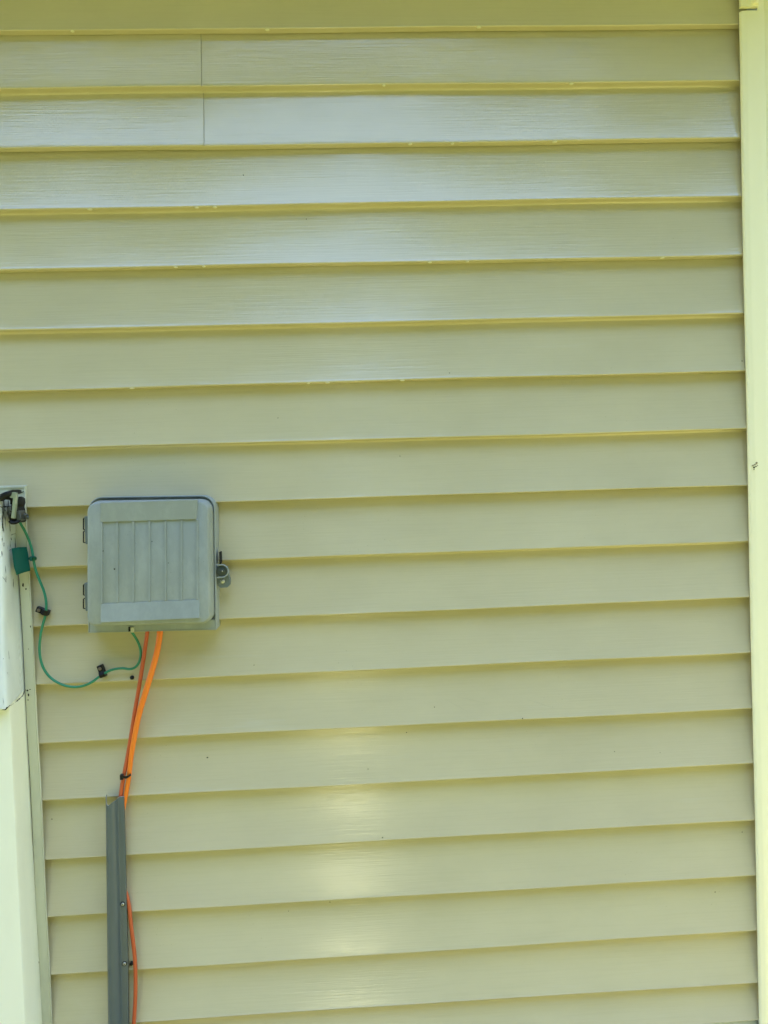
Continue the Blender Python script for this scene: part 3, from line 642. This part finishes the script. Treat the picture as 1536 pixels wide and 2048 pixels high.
# ------------------------------------------------------------------ dried debris on the corner post
c = at(1509, 930, .0268); mb = MB()
for (px, py, r) in [(1513,926,2.6),(1510,929,2.2),(1506,931,1.8),(1512,933,1.6),(1508,935,1.8),(1508,939,1.3),(1504,931.5,1.0),(1515,931,1.4)]:
    q = at(px, py, .0272); mb.ball((q.x, q.y, q.z), .00085*r, .0009, .0007*r, 7, 5, mi=random.choice((0,0,1)), j=.3)
top_build(mb, 'debris_speck', [M['tan'], M['dirt']], c, 'small dried brown speck of debris stuck to the pale corner post', 'debris', smooth=60)

# ------------------------------------------------------------------ unseen yard, added to shape the light on the wall
glare_walk = MB(); glare_walk.box(-0.42, 0.02, -7.6, -4.2, -0.1, 0.03)  # unseen pale strip and steps added to reflect as the glare streak
for k in range(9): glare_walk.box(-0.42, 0.02, -7.6-0.55*(k+1)-(3.0 if k == 8 else 0), -7.6-0.55*k, -0.1, 0.03+0.10*(k+1))
tag(glare_walk.build('glare_strip', paint('glare_strip_concrete', (0.95, 0.90, 0.50), 0.9, 0.1, 0.001, (30,30,30)), None, 0), kind='structure')
leafm = mat('leaf_green', (0.055, 0.105, 0.022), 0.6, 0.4); barkm = mat('bark', (0.11, 0.085, 0.06), 0.9, 0.2)
def crown_mesh(seed, rx, rz, nleaf):
    rnd = random.Random(seed); mb = MB(); cl_ = []
    for _ in range(26):
        v = Vector((rnd.gauss(0,1), rnd.gauss(0,1), rnd.gauss(0,1))).normalized()*rnd.uniform(.35,.85)
        cl_.append((Vector((v.x*rx, v.y*rx, v.z*rz)), rnd.uniform(.28,.5)*rx))
    for _ in range(nleaf):
        c, r = rnd.choice(cl_); v = Vector((rnd.gauss(0,1), rnd.gauss(0,1), rnd.gauss(0,1))).normalized()*(r*rnd.uniform(.5,1))
        p = c+v; a = Vector((rnd.gauss(0,1), rnd.gauss(0,1), rnd.gauss(0,.6))).normalized(); b = a.orthogonal().normalized(); sz = rnd.uniform(.08,.16)
        mb.add([p-a*sz, p+b*sz*.5, p+a*sz, p-b*sz*.5], [(0,1,2,3)])
    return mb
def screen_tree(x, y, h, rx, label, src=None):  # unseen foliage, placed and sized to block the low sky
    t = empty('screen_tree', (x, y, 0), label, 'screen_tree', 'leafy screens added against the low sky')
    if src:
        for ch in src.children:
            c = ch.copy(); COL.objects.link(c); c.parent = t; c.rotation_euler[2] = x*1.7
        t.scale = (rx/src['rx'], rx/src['rx'], h/src['h'])
    else:
        t['rx'] = rx; t['h'] = h
        mb = MB(); mb.tube([(x,y,0),(x+.05,y,h*.25),(x-.05,y+.05,h*.5),(x,y,h*.85)], [.22,.17,.12,.04], 10)
        for k in range(6):
            a = k*1.05; z = h*(.3+.07*k); mb.tube([(x,y,z),(x+math.cos(a)*rx*.4,y+math.sin(a)*rx*.4,z+h*.12),(x+math.cos(a)*rx*.7,y+math.sin(a)*rx*.7,z+h*.2)], [.08,.05,.02], 6)
        mb.build('trunk', barkm, t, 60)
        cm = crown_mesh(int(x*10)+3, rx, h*.43, 20000); cm.v = [(p[0]+x, p[1]+y, p[2]+h*.57) for p in cm.v]; cm.build('crown', leafm, t, 0, fix=False)
    return t
t0 = screen_tree(-4.4, -9.5, 11.0, 3.7, 'broad leafy sky screen added across the lawn, left of the glare strip')
for (x, y, h, rx, l) in [(4.3,-9.2,11.6,3.7,'leafy sky screen added across the lawn, right of the glare strip'),(-2.6,-16.8,15.5,4.4,'tall leafy sky screen added at the far end, left of the glare strip'),(2.9,-17.2,16,4.4,'tallest leafy sky screen added at the far end, right of the glare strip'),(-8.6,-13.5,14.5,4.0,'tall leafy sky screen added in the far left of the yard'),(9.0,-13.2,15,4.0,'tall leafy sky screen added in the far right of the yard'),(-7.6,-3.6,10,2.9,'smaller leafy sky screen added on the left near the bounce strip'),(7.8,-3.2,10.4,2.9,'smaller leafy sky screen added on the right near the bounce strip'),(-10.8,-7.2,11,4.0,'leafy sky screen added second from the left along the lawn'),(10.8,-7.0,11.6,4.0,'leafy sky screen added second from the right along the lawn'),(-12,0.2,10,3.6,'leafy sky screen added farthest left beside the house'),(12.5,0.5,10.5,3.6,'leafy sky screen added farthest right beside the house')]:
    screen_tree(x, y, h, rx, l, t0)
hg = empty('screen_hedge', (0, -14.2, 0), 'long tall leafy screen added to close off the low sky beyond the lawn', 'screen_hedge')  # unseen, added to fill the low gap of sky
mb = MB(); mb.box(-19, 19, -14.9, -14.1, 0, 4.3); mb.build('hedge_core', mat('hedge_shade', (0.03, 0.05, 0.015), 0.9, 0.2), hg, 0)
mb = MB(); rnd = random.Random(5)
for _ in range(26000):
    p = Vector((rnd.uniform(-19, 19), -14.05+rnd.gauss(0, .10), rnd.uniform(0, 4.4)+rnd.gauss(0,.08))); a = Vector((rnd.gauss(0,1), rnd.gauss(0,.6), rnd.gauss(0,1))).normalized(); b = a.orthogonal().normalized(); sz = rnd.uniform(.05,.1)
    mb.add([p-a*sz, p+b*sz*.5, p+a*sz, p-b*sz*.5], [(0,1,2,3)])
mb.build('hedge_leaves', leafm, hg, 0, fix=False)
